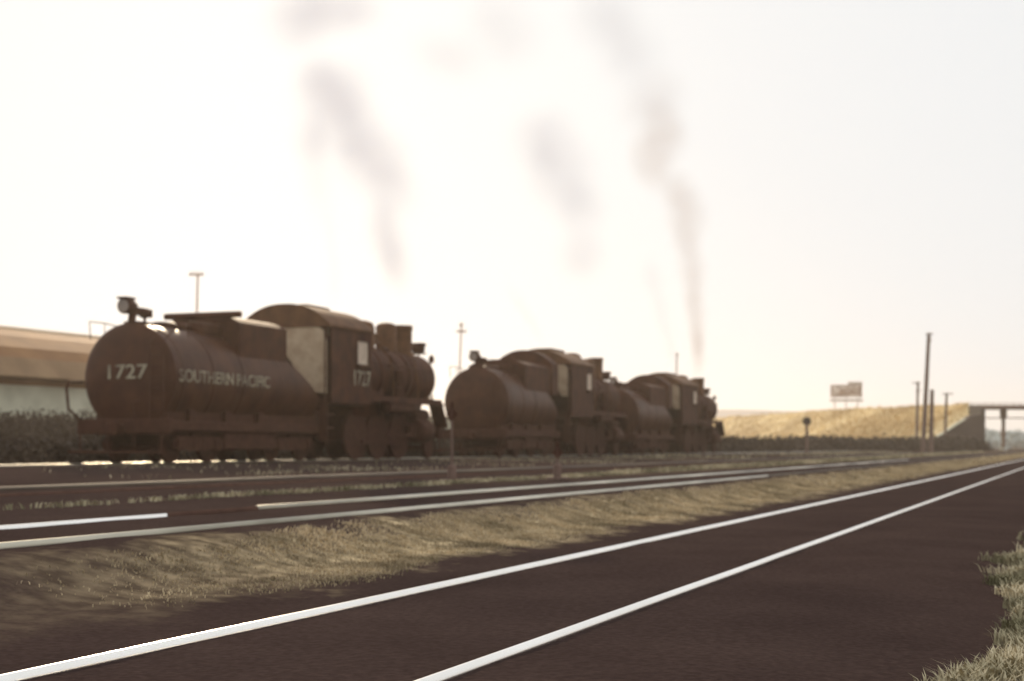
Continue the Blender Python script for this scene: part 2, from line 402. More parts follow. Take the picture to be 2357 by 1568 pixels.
    # backup lamp on the tank
    m = MB(); m.box(.1, .75, -.22, .22, 3.46, 3.56); m.tube([(.25, .1, 3.5), (.2, .1, 3.85)], .05); m.tube([(.6, -.05, 3.5), (.6, -.05, 3.85)], .04)
    m.tube([(.1, 0, 3.5), (.22, 0, 4.0)], .1)
    m.lathe((-.16, .05, 3.93), (1, 0, 0), [(0, .17), (.02, .2), (.3, .19), (.4, .1), (.44, .05)], 18)
    m.box(.2, .72, -.13, .13, 3.74, 3.92, .03); m.box(.66, .8, -.16, .16, 3.7, 3.9, .02)
    m.box(-.24, .16, -.1, .2, 4.1, 4.15, .01)
    lp = m.build('backup_lamp', M['under'], R, 40)
    m = MB(); m.lathe((-.175, .05, 3.93), (1, 0, 0), [(0, .02), (0, .16), (.012, .16), (.012, .02)], 18); m.build('lens', M['lens'], lp)
    # cab
    c0, c1 = (8.0, 10.7) if A else (7.5, 10.7)
    hw = 1.5
    ro = arch(hw + .06, 4.08, 4.72, 4.0, 18, 2.4 if A else 1.7); ri = arch(hw, 4.0, 4.62, 3.9, 18, 2.4)
    m = MB(); m.loft([[(x, y, z) for y, z in ro] for x in (c0 - .25, c1 + .1)])
    m.box(c0 + .6, c1 - .7, -.35, .35, 4.68, 4.78, .02)
    m.lathe((c1 - .25, -.1, 4.6), (0, 0, 1), [(0, .06), (.16, .06), (.2, .03)], 10)
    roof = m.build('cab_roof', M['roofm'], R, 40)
    m = MB()
    wx0, wx1 = c1 - 1.0, c1 - .25
    for y in (-hw, hw - .05):
        m.box(c0, c1, y, y + .05, 1.75, 2.95)
        m.box(c0, wx0, y, y + .05, 2.95, 3.7); m.box(wx1, c1, y, y + .05, 2.95, 3.7)
        m.box(c0, c1, y, y + .05, 3.7, 4.05)
    fr = arch(hw - .06, 4.0, 4.55, 1.75, 12, 2.4)
    m.loft([[(x, y, z) for y, z in fr] for x in (c1 - .06, c1 - .01)])
    m.box(c0, c1, -hw + .06, hw - .06, 1.70, 1.8)
    cab = m.build('cab_wall', M['paint'], R, 40)
    m = MB(); m.box(wx0, wx1, -hw + .012, -hw + .03, 2.95, 3.7); pn = m.build('window_pane', M['glass'], cab)
    m = MB(); m.box(wx0, wx1, hw - .03, hw - .012, 2.95, 3.7); m.build('window_pane', M['glass'], cab)
    m = MB()
    for zz in (2.93, 3.7): m.box(wx0 - .05, wx1 + .05, -hw - .02, -hw - .003, zz, zz + .05)
    for xx in (wx0 - .05, wx1): m.box(xx, xx + .05, -hw - .02, -hw - .003, 2.98, 3.7)
    m.box(wx0 - .1, wx1 + .1, -hw - .12, -hw - .003, 2.86, 2.92)
    m.build('window_frame', M['paint'], cab)
    # canvas storm curtain between the cab roof and the tender
    if A: cur = [(-1.44, 2.0), (-1.44, 3.55), (-1.36, 3.85), (-1.2, 3.98), (-.2, 4.08), (.05, 4.08), (.05, 3.35), (-.9, 2.05)]
    else: cur = [(-1.44, 2.6), (-1.44, 3.6), (-1.36, 3.85), (-1.2, 3.98), (-.6, 4.05), (-.6, 3.5), (-1.1, 2.6)]
    m = MB()
    ribs = [[(c0 - .22 + .02 * (k % 2), y, z) for y, z in cur] for k in range(2)]
    m.loft(ribs); m.build('storm_curtain', M['canvas'], R)
    for y in (-1.4, 1.4):
        m = MB(); m.tube([(c0 - .36, y * 1.04, 1.0), (c0 - .36, y * 1.04, 4.0)], .03, 6)
        for k in range(3): m.box(c0 - .35, c0 + .1, y - .14, y + .14, .55 + k * .4, .6 + k * .4)
        m.box(c0 - .38, c0 - .34, y - .14, y + .14, .55, 1.75)
        m.build('cab_steps', M['under'], R)
    # front of tender bulkhead and cab floor
    m = MB(); m.box(TF - .1, c0 + .05, -.55, .55, .8, 1.05); m.build('drawbar', M['under'], R)
    # boiler
    bz = 2.82
    m = MB()
    m.lathe((c1 - .05, 0, bz), (1, 0, 0), [(0, 1.02), (1.6, 1.02), (2.4, .96), (4.6, .93), (4.62, .96), (4.72, .96), (4.74, .91), (17.15 - c1, .91), (17.2 - c1, .86), (17.22 - c1, .7), (17.32 - c1, .62), (17.37 - c1, .3), (17.4 - c1, .02)], 40)
    for k in range(4): m.lathe((c1 + .6 + k * 1.15, 0, bz), (1, 0, 0), [(0, .9), (0, 1.035 if k < 2 else .975), (.06, 1.035 if k < 2 else .975), (.06, .9)], 40)
    m.box(c1, c1 + 2.3, -.85, .85, 1.35, 2.6, .1)      # firebox
    m.box(14.2, 16.8, -.5, .5, 1.1, 2.2, .05)          # saddle
    m.build('boiler', M['paint'], R, 40)
    d1, d2, st = (12.9, 14.9, 16.25) if A else (12.0, 14.6, 15.95)
    for (x, r, top) in ((d1, .48, 4.66 if A else 4.82), (d2, .36, 4.74 if A else 4.7)):
        m = MB(); m.lathe((x, 0, 3.4), (0, 0, 1), [(0, r * 1.25), (.25, r * 1.1), (.4, r), (top - 3.4 - r * .5, r), (top - 3.4 - r * .2, r * .86), (top - 3.4 - r * .05, r * .5), (top - 3.4, .03)], 26)
        m.tube([(x, -r * .8, 4.0), (x + .3, -.95, 3.4), (x + .3, -1.08, 2.6), (x + .3, -1.1, 1.95)], .03, 6)
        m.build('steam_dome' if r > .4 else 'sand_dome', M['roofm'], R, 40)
    m = MB(); tz = 4.73 if A else 4.8
    m.lathe((st, 0, 3.45), (0, 0, 1), [(0, .52), (.25, .42), (.35, .34), (tz - 3.65, .34), (tz - 3.6, .37), (tz - 3.45, .37), (tz - 3.45, .29), (tz - 3.75, .27)], 26)
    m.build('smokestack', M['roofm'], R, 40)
    # clutter along the top of the boiler and the tank
    for (xx, yy, zz, ll) in ((c1 + .35, .35, 3.75, .5), (d1 + .85, -.35, 3.7, .4), (d2 - .75, .25, 3.7, .35)):
        m = MB(); m.lathe((xx, yy, zz), (1, 0, 0), [(0, .08), (.04, .13), (ll, .13), (ll + .05, .06)], 12); m.box(xx + .1, xx + ll - .1, yy - .05, yy + .05, zz - .35, zz - .05)
        m.build('dynamo', M['under'], R, 35)
    m = MB(); m.tube([(c1 + .1, .55, 3.7), (d1 - .6, .62, 3.78), (d1 + .6, .62, 3.72), (st - .5, .5, 3.8), (hx0 := st + .4, .3, 3.9)], .025, 6); m.build('conduit', M['under'], R)
    m = MB(); m.tube([(1.2, -.95, 3.2), (1.2, -.95, 3.62), (2.9, -.95, 3.62), (2.9, -.95, 3.2)], .018, 5); m.build('handrail', M['under'], R)
    m = MB(); m.box(1.95, 2.45, -.3, .3, 3.48, 3.66, .05); m.build('hatch', M['tank'], R, 30)
    # whistle and safety valves
    m = MB(); wx = d1 - .75
    m.tube([(wx, .1, 3.75), (wx, .1, 4.15)], .03); m.lathe((wx, .1, 4.15), (0, 0, 1), [(0, .02), (.01, .07), (.3, .07), (.34, .02)], 12)
    m.build('whistle', M['under'], R, 40)
    m = MB(); m.lathe((wx + .2, -.15, 3.6), (0, 0, 1), [(0, .06), (.45, .05), (.5, .02)], 10); m.build('safety_valve', M['under'], R, 40)
    # bell
    m = MB(); bx = 13.9 if A else 13.3
    m.tube([(bx, -.3, 3.7), (bx, -.3, 4.2)], .03); m.tube([(bx, .3, 3.7), (bx, .3, 4.2)], .03)
    m.lathe((bx, 0, 4.3), (0, 0, -1), [(0, .04), (.03, .12), (.22, .15), (.34, .24), (.36, .2)], 16)
    m.tube([(bx, -.3, 4.2), (bx, .3, 4.2)], .03, 6)
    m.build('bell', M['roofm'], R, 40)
    # headlight
    m = MB(); hx = 17.35
    for yy in (-.15, .15): m.tube([(hx - .2, yy, 3.5), (hx + .05, yy, 3.86)], .035, 6)
    m.box(hx - .1, hx + .45, -.25, .25, 3.8, 3.85)
    m.lathe((hx - .05, 0, 4.0), (1, 0, 0), [(0, .06), (.05, .14), (.12, .18), (.5, .2), (.52, .16)], 20)
    m.box(hx + .0, hx + .4, -.27, .27, 4.08, 4.2, .02)
    hl = m.build('headlight', M['under'], R, 40)
    m = MB(); m.lathe((hx + .475, 0, 4.0), (1, 0, 0), [(0, .02), (0, .17), (.012, .17), (.012, .02)], 18); m.build('lens', M['lens'], hl)
    # marker lamps, number plate, smokebox door
    for yy in (-.62, .62):
        m = MB(); m.tube([(17.1, yy, 3.3), (17.35, yy * 1.05, 3.45)], .03, 6); m.lathe((17.35, yy * 1.05, 3.45), (0, 0, 1), [(0, .03), (.02, .1), (.2, .1), (.25, .05), (.3, .02)], 12)
        m.build('marker_lamp', M['under'], R, 40)
    m = MB(); m.lathe((17.3, 0, bz), (1, 0, 0), [(0, .18), (.13, .17), (.13, .02)], 20); m.box(17.2, 17.36, -.6, .6, bz - .03, bz + .03)
    m.build('smokebox_door', M['under'], R, 40)
    # running boards
    for sgn in (-1, 1):
        m = MB(); y0, y1 = sgn * .9, sgn * 1.42
        m.box(c1, 16.5, y0, y1, 1.98, 2.04); m.box(c1, 16.5, sgn * 1.40, sgn * 1.44, 1.86, 2.06)
        m.prism([(16.5, 1.98), (16.5, 2.04), (17.1, 1.12), (17.02, 1.08)], 'y', y0, y1)
        m.tube([(c1 + .1, sgn * 1.16, 3.15), (14, sgn * 1.12, 3.12), (16.7, sgn * 1.0, 3.1), (17.15, sgn * .7, 3.3)], .022, 6)
        for k in range(4): m.tube([(c1 + .6 + k * 1.7, sgn * .95, 3.1), (c1 + .6 + k * 1.7, sgn * 1.14, 3.14)], .02, 5)
        m.build('running_board', M['paint'], R, 30)
        # cylinder, rods
        m = MB(); m.lathe((14.95, sgn * 1.02, .98), (1, 0, 0), [(0, .3), (.02, .38), (.12, .42), (.92, .42), (1.02, .38), (1.04, .3), (1.1, .1), (1.12, .03)], 24)
        m.lathe((14.95, sgn * .98, 1.52), (1, 0, 0), [(0, .16), (.04, .2), (1.0, .2), (1.04, .16)], 16); m.box(15.0, 15.9, sgn * .5, sgn * 1.15, .9, 1.6, .05)
        m.build('cylinder', M['under'], R, 35)
        m = MB(); yy = sgn * 1.0
        m.box(11.0, 14.3, yy - .03, yy + .03, .50, .62); m.box(12.6, 14.9, yy + sgn * .08 - .03, yy + sgn * .08 + .03, .74, .86)
        m.box(14.3, 15.4, yy - .05, yy + .05, 1.14, 1.2); m.box(14.3, 15.4, yy - .05, yy + .05, .76, .82); m.box(14.6, 14.95, yy - .1, yy + .1, .8, 1.16)
        m.tube([(13.4, sgn * 1.15, 1.75), (15.4, sgn * 1.1, 1.52)], .03, 6); m.tube([(12.7, sgn * 1.1, .8), (13.4, sgn * 1.15, 1.75)], .03, 6)
        m.build('side_rod', M['under'], R)
        for x in (10.95, 12.6, 14.25): wheel(R, 'driving_wheel', x, sgn * .75, .8, 14, sgn)
        wheel(R, 'pilot_wheel', 16.75, sgn * .75, .38, 10, sgn)
        m = MB()
        m.lathe((12.3, sgn * 1.18, 1.72), (1, 0, 0), [(0, .1), (.06, .22), (2.0, .22), (2.06, .1)], 18)
        m.build('air_reservoir', M['under'], R, 35)
    m = MB()
    for x in (10.95, 12.6, 14.25): m.tube([(x, -.75, .8), (x, .75, .8)], .1, 8)
    m.tube([(16.75, -.75, .38), (16.75, .75, .38)], .07, 8)
    for y in (-.5, .5): m.box(c1 - .2, 17.15, y - .06, y + .06, .75, 1.3)
    m.box(c1, c1 + 2.0, -.62, .62, .62, 1.4, .06)
    for k in range(3): m.box(10.9 + k * 1.9 + .65, 10.9 + k * 1.9 + .85, -.5, .5, .8, 1.25)
    m.build('engine_frame', M['under'], R, 35)
    # air pump on the near side of the boiler
    m = MB(); m.lathe((13.5, -1.15, 2.06), (0, 0, 1), [(0, .17), (.34, .17), (.36, .1), (.5, .1), (.52, .17), (.9, .17), (.95, .08)], 16)
    m.tube([(13.5, -1.15, 3.0), (13.6, -1.0, 3.2), (13.7, -.7, 3.5)], .03, 6)
    m.build('air_pump', M['under'], R, 35)
    # pilot
    m = MB(); P0 = 17.2
    m.box(P0 - .2, P0, -1.15, 1.15, .7, 1.15, .03); m.box(P0, P0 + .4, -.12, .12, .72, .98, .03); m.box(P0 + .35, P0 + .55, -.15, .15, .68, 1.02, .04)
    m.box(P0, P0 + .3, -1.1, 1.1, .22, .28)
    for k in range(11):
        y = -1.0 + k * .2; m.tube([(P0 - .02, y, .8), (P0 + .4 - abs(y) * .15, y * .96, .26)], .028, 5)
    for y in (-1.05, -.3, .3, 1.05): m.tube([(P0 - .05, y, 1.1), (P0 - .03, y, 1.62)], .016, 5)
    m.tube([(P0 - .03, -1.05, 1.62), (P0 - .03, -.3, 1.62)], .016, 5); m.tube([(P0 - .03, .3, 1.62), (P0 - .03, 1.05, 1.62)], .016, 5)
    m.tube([(P0 - .05, -.9, 1.1), (17.15, -.75, 2.3)], .035, 6); m.tube([(P0 - .05, .9, 1.1), (17.15, .75, 2.3)], .035, 6)
    m.build('pilot', M['under'], R, 35)
    if texts:
        # rear number on the tank end
        def rear(a, b, c): # a across (reads left to right seen from behind: +a -> -y)
            rr = sqrt(a * a + (b) ** 2); return Vector((-.155 + .07 * (rr / 1.2) ** 3 - c, -a, 2.26 + b))
        place_text('tank_number', '1727', .50, rear, R, 1.28)
        def side(c0_):
            def fn(a, b, c):
                an = b / tr; return Vector((c0_ + a, -(tr + .012 + c) * cos(an), zc + .02 + (tr) * sin(an)))
            return fn
        place_text('tank_lettering', 'SOUTHERN', .44, side(1.45), R, 1.12)
        place_text('tank_lettering', 'PACIFIC', .44, side(3.72), R, 1.12)
        def cabs(a, b, c): return Vector(((c0 + c1) / 2 + .62 + a, -hw - .012 - c, 2.52 + b))
        place_text('cab_number', '1727', .66, cabs, cab, .95)
    return R
SOOT = M
lo = locomotive('nearest steam locomotive with 1727 on its tender end and cab side', 'A', True)
l2 = locomotive('middle steam locomotive with a tan curtain behind its cab, between the other two', 'B')
l3 = locomotive('farthest and smallest steam locomotive, its smokebox towards the grassy embankment', 'B')
for o, ((x, y), ph), sc in zip((lo, l2, l3), LOCO, (1.0, 1.03, 1.0)):
    o.location = (x, y, RTOP); o.rotation_euler = (0, 0, pi / 2 - ph); o.scale = (sc, sc, sc)

# ------------------------------------------------------------------ grass
def grass(name, label, spots, hmin, hmax, m, w=.006):
    b = MB(); vs, fs = [], []
    for (x, y, z, k) in spots:
        h = random.uniform(hmin, hmax) * k; a = random.uniform(0, 2 * pi); ww = w * random.uniform(.7, 1.6) * k
        lx, ly = cos(a) * h * random.uniform(.2, 1.1), sin(a) * h * random.uniform(.2, 1.1)
        px, py = -sin(a) * ww, cos(a) * ww
        i = len(vs)
        vs += [(x - px, y - py, z - .01), (x + px, y + py, z - .01), (x + lx * .4 + px * .7, y + ly * .4 + py * .7, z + h * .6), (x + lx * .4 - px * .7, y + ly * .4 - py * .7, z + h * .6), (x + lx, y + ly, z + h * .85)]
        fs += [(i, i + 1, i + 2, i + 3), (i + 3, i + 2, i + 4)]
    b.v, b.f = vs, fs
    o = b.build(name, m, fix=False); tag(o, label, 'grass', None, 'stuff'); return o
def strip_spots(bands, vlo, vhi, mask):
    out = []
    for u0, u1, dens, k in bands:
        n = int((u1 - u0) * (vhi - vlo) * dens)
        for _ in range(n):
            u, v = random.uniform(u0, u1), random.uniform(vlo, vhi)
            if mask(u, v) < random.random(): continue
            p = uv(u, v); out.append((p.x, p.y, height(p.x, p.y), k))
    return out
def nz(u, v, s, o=0): return noise.fractal(Vector((u * s, v * s, o)), 1.0, 2.0, 4)
def m1(u, v):
    e = .3 * nz(u, v, .55) + .12 * nz(u, v, 3.0, 2); a = min(1, max(0, (v + e - 4.45) / .3)) * min(1, max(0, (5.75 - v - e) / .25))
    a *= min(1, max(0.0, (u - 6.0) / 3.5)) ** 1.5; t = nz(u, v, 1.7, 5)
    return a * (1.0 if t > -.15 else .35)
def m2(u, v):
    e = .22 * nz(u, v, .8) + .16 * nz(u, v, 3.5, 4); return min(1, max(0, (.50 - v - e) / .2)) * (1.0 if nz(u, v, 1.9, 9) > -.2 else .4)
def m3(u, v):
    wd = .10 + max(0, u - 12) * .012; c = 9.35 + max(0, u - 20) * .006 + .12 * nz(u, v, .2); k = max(0, 1 - abs(v - c) / min(wd, .8))
    return min(1, k * 1.6) * (.9 if nz(u, v, .5, 3) > -.25 else .4)
grass('verge_grass', 'strip of dry tan grass between the near track and the second track',
      strip_spots([(4.5, 16, 4500, 1), (16, 30, 2000, 1.3), (30, 70, 420, 2.2), (70, 190, 70, 4.5)], 4.3, 6.0, m1), .010, .028, M['blade'], .004)
grass('trackside_grass', 'clumps of dry olive grass in the bottom right corner beside the cinders',
      strip_spots([(4.5, 13, 9500, 1), (13, 40, 1600, 1.6)], -1.6, 1.0, m2), .03, .10, M['bladeg'], .0045)
grass('siding_grass', 'thin line of olive grass between the second track and the rusty siding',
      strip_spots([(6, 30, 900, 1.3), (30, 80, 200, 2.2), (80, 160, 40, 3.6)], 8.5, 10.4, m3), .02, .06, M['bladeg'])
# weeds around the far track
def m4(u, v): return .9 if nz(u, v, .25, 12) > .12 else .04
grass('yard_weeds', 'sparse low weeds in the cinders in front of the steam locomotives',
      strip_spots([(20, 60, 30, 1.6), (60, 140, 14, 3)], 14.5, 19.5, m4), .02, .06, M['bladeg'])

# ------------------------------------------------------------------ brush (leaf clumps)
def brush(name, label, mounds, m, leaf, n_per, cat='bushes', kind='stuff'):
    vs, fs = [], []
    for (x, y, z0, r, h) in mounds:
        for _ in range(n_per):
            a = random.uniform(0, 2 * pi); e = random.random(); rr = r * sqrt(random.random())
            hz = h * (e ** .7) * (1 - .55 * (rr / r) ** 2) * random.uniform(.75, 1.12)
            c = Vector((x + cos(a) * rr, y + sin(a) * rr, z0 + hz)); s = leaf * random.uniform(.5, 1.5)
            d1 = Vector((random.gauss(0, 1), random.gauss(0, 1), random.gauss(0, 1))).normalized(); d2 = d1.cross(Vector((random.gauss(0, 1), random.gauss(0, 1), random.gauss(0, 1)))).normalized()
            i = len(vs); vs += [tuple(c - d1 * s), tuple(c + d2 * s * .6), tuple(c + d1 * s), tuple(c - d2 * s * .6)]; fs.append((i, i + 1, i + 2, i + 3))
    b = MB(); b.v, b.f = vs, fs; o = b.build(name, m, fix=False); tag(o, label, cat, None, kind); return o
md = []
for i in range(95):
    t = i / 94; y = 112 + 80 * t + random.uniform(-3, 4); X = 1650 + 590 * t + random.uniform(-5, 5)
    top = 1008 - 3 * t + 9 * noise.noise(Vector((i * .33, 2, 0))) + random.uniform(-3, 3)
    if 1800 < X < 1880: top -= 3
    p = at(X, top, y); md.append((p.x, p.y, .2, random.uniform(2.0, 3.2), (p.z - .2)))
brush('trackside_brush', 'ragged dark brush along the foot of the golden embankment', md, M['brush'], .17, 520)
def LP(d, off):
    k = min(max(int((d + 46) / 4), 0), len(ctrl) - 2); a, b = ctrl[k], ctrl[k + 1]; t = (b - a).normalized(); p = a + t * (d + 46 - 4 * k); return p + Vector((-t.y, t.x, 0)) * off
md = []
for i in range(46):
    t = i / 45; y = 50 + 22 * t + random.uniform(-1, 1); X = -120 + 340 * t
    p = at(X, 953 + 8 * noise.noise(Vector((i * .5, 7, 0))) + random.uniform(-4, 4) - 4 * t, y); md.append((p.x, p.y, .4, random.uniform(1.3, 2.0), p.z - .4))
for i in range(80):
    d = i * .95 - 3; p = LP(d, 4.6 + random.uniform(-.6, .8)); zt = EYE + (HY - 1004 + random.uniform(-4, 4)) / F * p.y; md.append((p.x, p.y, .45, random.uniform(1.0, 1.4), zt - .45))
brush('shadow_scrub', 'dark scrub added as the shadow below the pale shed wall and behind the number 1727 tender', md, M['brush'], .075, 1300)  # stands in for plain shadow below the shed and behind the engines

# ------------------------------------------------------------------ long shed on the left
SH = Vector((-27.5, 76.2, 0)); sa = .42
R = empty('engine_shed', tuple(SH + Vector((0, 0, .2))), pi / 2 - sa); tag(R, 'long shed with brown roof and pale wall at the left edge, behind the added scrub', 'shed')
m = MB(); a, b_ = -30, 40
pr = [(-5.2, 4.35), (-4.9, 5.0), (-4.0, 5.85), (-2.6, 6.55), (-1.2, 6.98), (0, 7.15)]
pr = pr + [(-y, z) for y, z in pr[-2::-1]]
m.prism(pr + [(y * .97, z - .14) for y, z in reversed(pr)], 'x', a, b_)
rf = m.build('roof', M['shedroof'], R)
m = MB(); m.prism([(-5.5, 4.25), (-5.5, 4.33), (-4.9, 5.25), (-4.7, 5.15)], 'x', a, b_); m.build('canopy', M['shedroof2'], R)
m = MB(); m.box(a, b_, -.25, .25, 7.12, 7.3, .03); m.build('ridge_rim_light', M['rim'], rf)  # pale strip stands in for the sun's rim light on the ridge
m = MB(); m.box(a + .4, b_ - .4, -4.7, 4.7, 0, 4.42)
m.prism([(-4.7, 4.42), (4.7, 4.42), (0, 6.5)], 'x', b_ - .6, b_ - .41); m.prism([(-4.7, 4.42), (4.7, 4.42), (0, 6.5)], 'x', a + .41, a + .6)
m.build('wall', M['shedwall'], R)
m = MB(); m.box(a, b_, -5.3, -5.2, 4.3, 4.42); m.build('gutter', M['under'], R)
# boarding band under the eave
m = MB(); m.box(a + .4, b_ - .4, -4.76, -4.7, 3.9, 4.3); m.build('fascia', M['shedroof'], R)
# low pale building in the gap between the first two engines
q = at(930, HY, 122); R = empty('low_building', (q.x, q.y, .4), pi / 2 - .5); tag(R, 'low pale green building seen in the gap between the first and second locomotive', 'building')
m = MB(); m.box(-2, 34, 0, 6, 0, 3.15); m.build('wall', M['shedwall'], R)
m = MB(); m.box(-2.3, 34.3, -.3, 6.3, 3.15, 3.32, .03); m.build('roof', M['concrete'], R)
for k in range(6):
    m = MB(); m.box(1 + k * 5.4, 3.2 + k * 5.4, -.04, .02, 1.0, 2.1); f = m.build('window', M['darkconcrete'], R)

# ------------------------------------------------------------------ embankment, hills
m = MB()
line = [(2228, 228, 932), (2150, 236, 935), (2080, 246, 937.5), (1990, 262, 940.5), (1900, 284, 944.5), (1800, 312, 952), (1700, 344, 959), (1640, 372, 963), (1500, 430, 966), (1200, 520, 972), (900, 640, 978), (500, 800, 985)]
tops = []
for X, y, Y in line: tops.append(at(X, Y, y))
rings = []
NS = 10
def catm(P, t):
    i = min(int(t), len(P) - 2); f = t - i; p0 = P[max(i - 1, 0)]; p1 = P[i]; p2 = P[i + 1]; p3 = P[min(i + 2, len(P) - 1)]
    return .5 * ((2 * p1) + (p2 - p0) * f + (2 * p0 - 5 * p1 + 4 * p2 - p3) * f * f + (3 * p1 - p0 - 3 * p2 + p3) * f ** 3)
NP = 160
for i in range(NP + 1):
    t = (len(tops) - 1) * i / NP; p = catm(tops, t); d = (catm(tops, min(t + .05, len(tops) - 1.0001)) - catm(tops, max(t - .05, 0))).normalized()
    side = Vector((d.y, -d.x, 0)).normalized()
    if side.x > 0: side = -side
    run = 15.0; ring = []
    for k in range(NS + 1):
        f = k / NS; z = p.z * (1 - f) + (-.1) * f; s_ = 0 + run * f * 1.15
        wv = .35 * noise.noise(Vector((p.x * .08 + k, p.y * .08, k * .7))) * (0 if k == 0 else 1)
        ring.append(tuple(p + side * s_ + Vector((0, 0, z - p.z + wv))))
    back = (d * .75 - side * .35).normalized()
    if back.y < .2: back.y = .9
    if i == 0:
        p00, d00, side00 = p.copy(), d.copy(), side.copy()
    ring = [tuple(p + back * 26 + Vector((0, 0, -p.z - .2))), tuple(p + back * 10)] + ring
    rings.append(ring)
cone = []
for a in (52, 40, 28, 14):
    rot = Vector((side00.x * cos(radians(a)) - side00.y * sin(radians(a)), side00.x * sin(radians(a)) + side00.y * cos(radians(a)), 0))
    base = rings[0]; rr = [base[0], base[1]]
    for k in range(NS + 1):
        f = k / NS; rr.append(tuple(p00 + rot * (15.0 * f * 1.15) + Vector((0, 0, (p00.z + .1) * -f + .2 * noise.noise(Vector((a * .1, k, 3))) * (k > 0)))))
    cone.append(rr)
rings = cone + rings
m.loft(rings, closed=False, caps=False)
n_ = len(rings[0]); m.f.append(tuple(range(n_)))
eb = m.build('embankment', M['hillgrass'], fix=True, smooth=40); tag(eb, 'long golden grass embankment rising to the road bridge on the right', None, None, 'structure')
vsg = []
for i in range(14000):     # tufts over the slope facing the yard
    a = random.randrange(0, 112); k = random.randrange(2, NS + 2)
    p = Vector(rings[a][k]).lerp(Vector(rings[a + 1][k]), random.random()).lerp(Vector(rings[a][min(k + 1, NS + 2)]), random.random() * .9); vsg.append((p.x, p.y, p.z, 9))
grass('embankment_grass', 'tall golden dry grass covering the embankment slope', vsg, .03, .08, M['hillgrass'], .008)
# blue hills
m = MB(); top = []
for i in range(61):
    X = 200 + i * 50; hh = 12 + 3 * noise.noise(Vector((i * .15, 0, 0)))
    Y = 942 + (X - 1650) * .028 if X > 1650 else 942 + (1650 - X) * .02
    if X > 1840: Y = 947 + (X - 1840) * .10
    p = at(X, Y + 2 * noise.noise(Vector((i * .4, 0, 0))), 1300); top.append(p)
rings = [[tuple(p), tuple(p + Vector((0, -150, -p.z * .45))), tuple(p + Vector((0, -300, -p.z - 3))), tuple(p + Vector((0, 300, -p.z - 3)))] for p in top]
m.loft(rings); h = m.build('hills', M['hills'], smooth=60); tag(h, 'pale blue line of far hills beyond the embankment', None, None, 'structure')
# scrub land beyond the bridge
md = []
for i in range(60):
    X = 2230 + i * 6; y = random.uniform(520, 600)
    p = at(X, 992 + 8 * noise.noise(Vector((i * .35, 1, 0))), y); md.append((p.x, p.y, -.3, 12, p.z + .3))
brush('far_scrub', 'hazy blue green scrub seen under the road bridge', md, M['trees'], 1.1, 260)

# ------------------------------------------------------------------ road bridge
BY = 232.0
def bx(X, y=BY): return (X - CX) / F * y
def bz_(Y, y=BY): return EYE + (HY - Y) / F * y
R = empty('road_bridge', (bx(2262), BY, 0)); tag(R, 'flat concrete road bridge crossing the tracks at the right edge', 'bridge')
ox = R.location.x
def B(name, mt, *boxes, parent=None, bev=.03):
    m = MB()
    for (X0, X1, Y0, Y1, d0, d1) in boxes: m.box(bx(X0) - ox, bx(X1) - ox, d0, d1, bz_(Y1), bz_(Y0), bev)
    return m.build(name, mt, parent or R, 30)
dk = B('deck', M['steelwork'], (2200, 2900, 932.5, 939.5, 0, 11))
B('railing', M['steelwork'], (2200, 2900, 927.5, 928.6, .1, .25), *[(2205 + k * 16, 2206 + k * 16, 928.6, 932.5, .1, .25) for k in range(42)], parent=dk, bev=0)
B('abutment', M['darkconcrete'], (2256, 2267, 939.6, 1046, -.2, 11.2))
m = MB(); P = lambda X, Y: (bx(X) - ox, bz_(Y))
m.prism([P(2196, 934), P(2257, 934), P(2257, 962), P(2240, 960), P(2222, 950)], 'y', -.35, .4); m.build('abutment_wall', M['concrete'], R)
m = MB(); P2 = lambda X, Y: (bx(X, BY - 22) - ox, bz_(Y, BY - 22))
m.prism([P2(2140, 1046), P2(2150, 1012), P2(2185, 992), P2(2222, 966), P2(2236, 957), P2(2262, 953), P2(2266, 1046)], 'y', -22, -19.5); ww = m.build('shaded_slope', M['darkconcrete'], R)  # dark wall added for the embankment's shaded end slope; shade is in its colour
m = MB(); m.prism([P2(2150, 1012), P2(2222, 966), P2(2222, 963.5), P2(2148, 1009.5)], 'y', -22.2, -21); m.build('lit_edge_strip', M['shedwall'], ww)  # pale strip painted as the lit upper edge of the dark slope
for k, X in enumerate((2331.5, 2400, 2500, 2600)):
    B('pier', M['steelwork'], (X - 5, X + 5, 939.6, 963, 3.8, 5.2), (X - 2.2, X + 2.2, 963, 1036, 4, 5), (X - 3.6, X + 3.6, 996, 1003, 3.8, 5.2))
    B('pier_base', M['whitepost'], (X - 4.5, X + 4.5, 1030, 1046, 3.2, 5.8))
B('cross_beam', M['steelwork'], (2267, 2900, 959.5, 962, 5.4, 5.8))

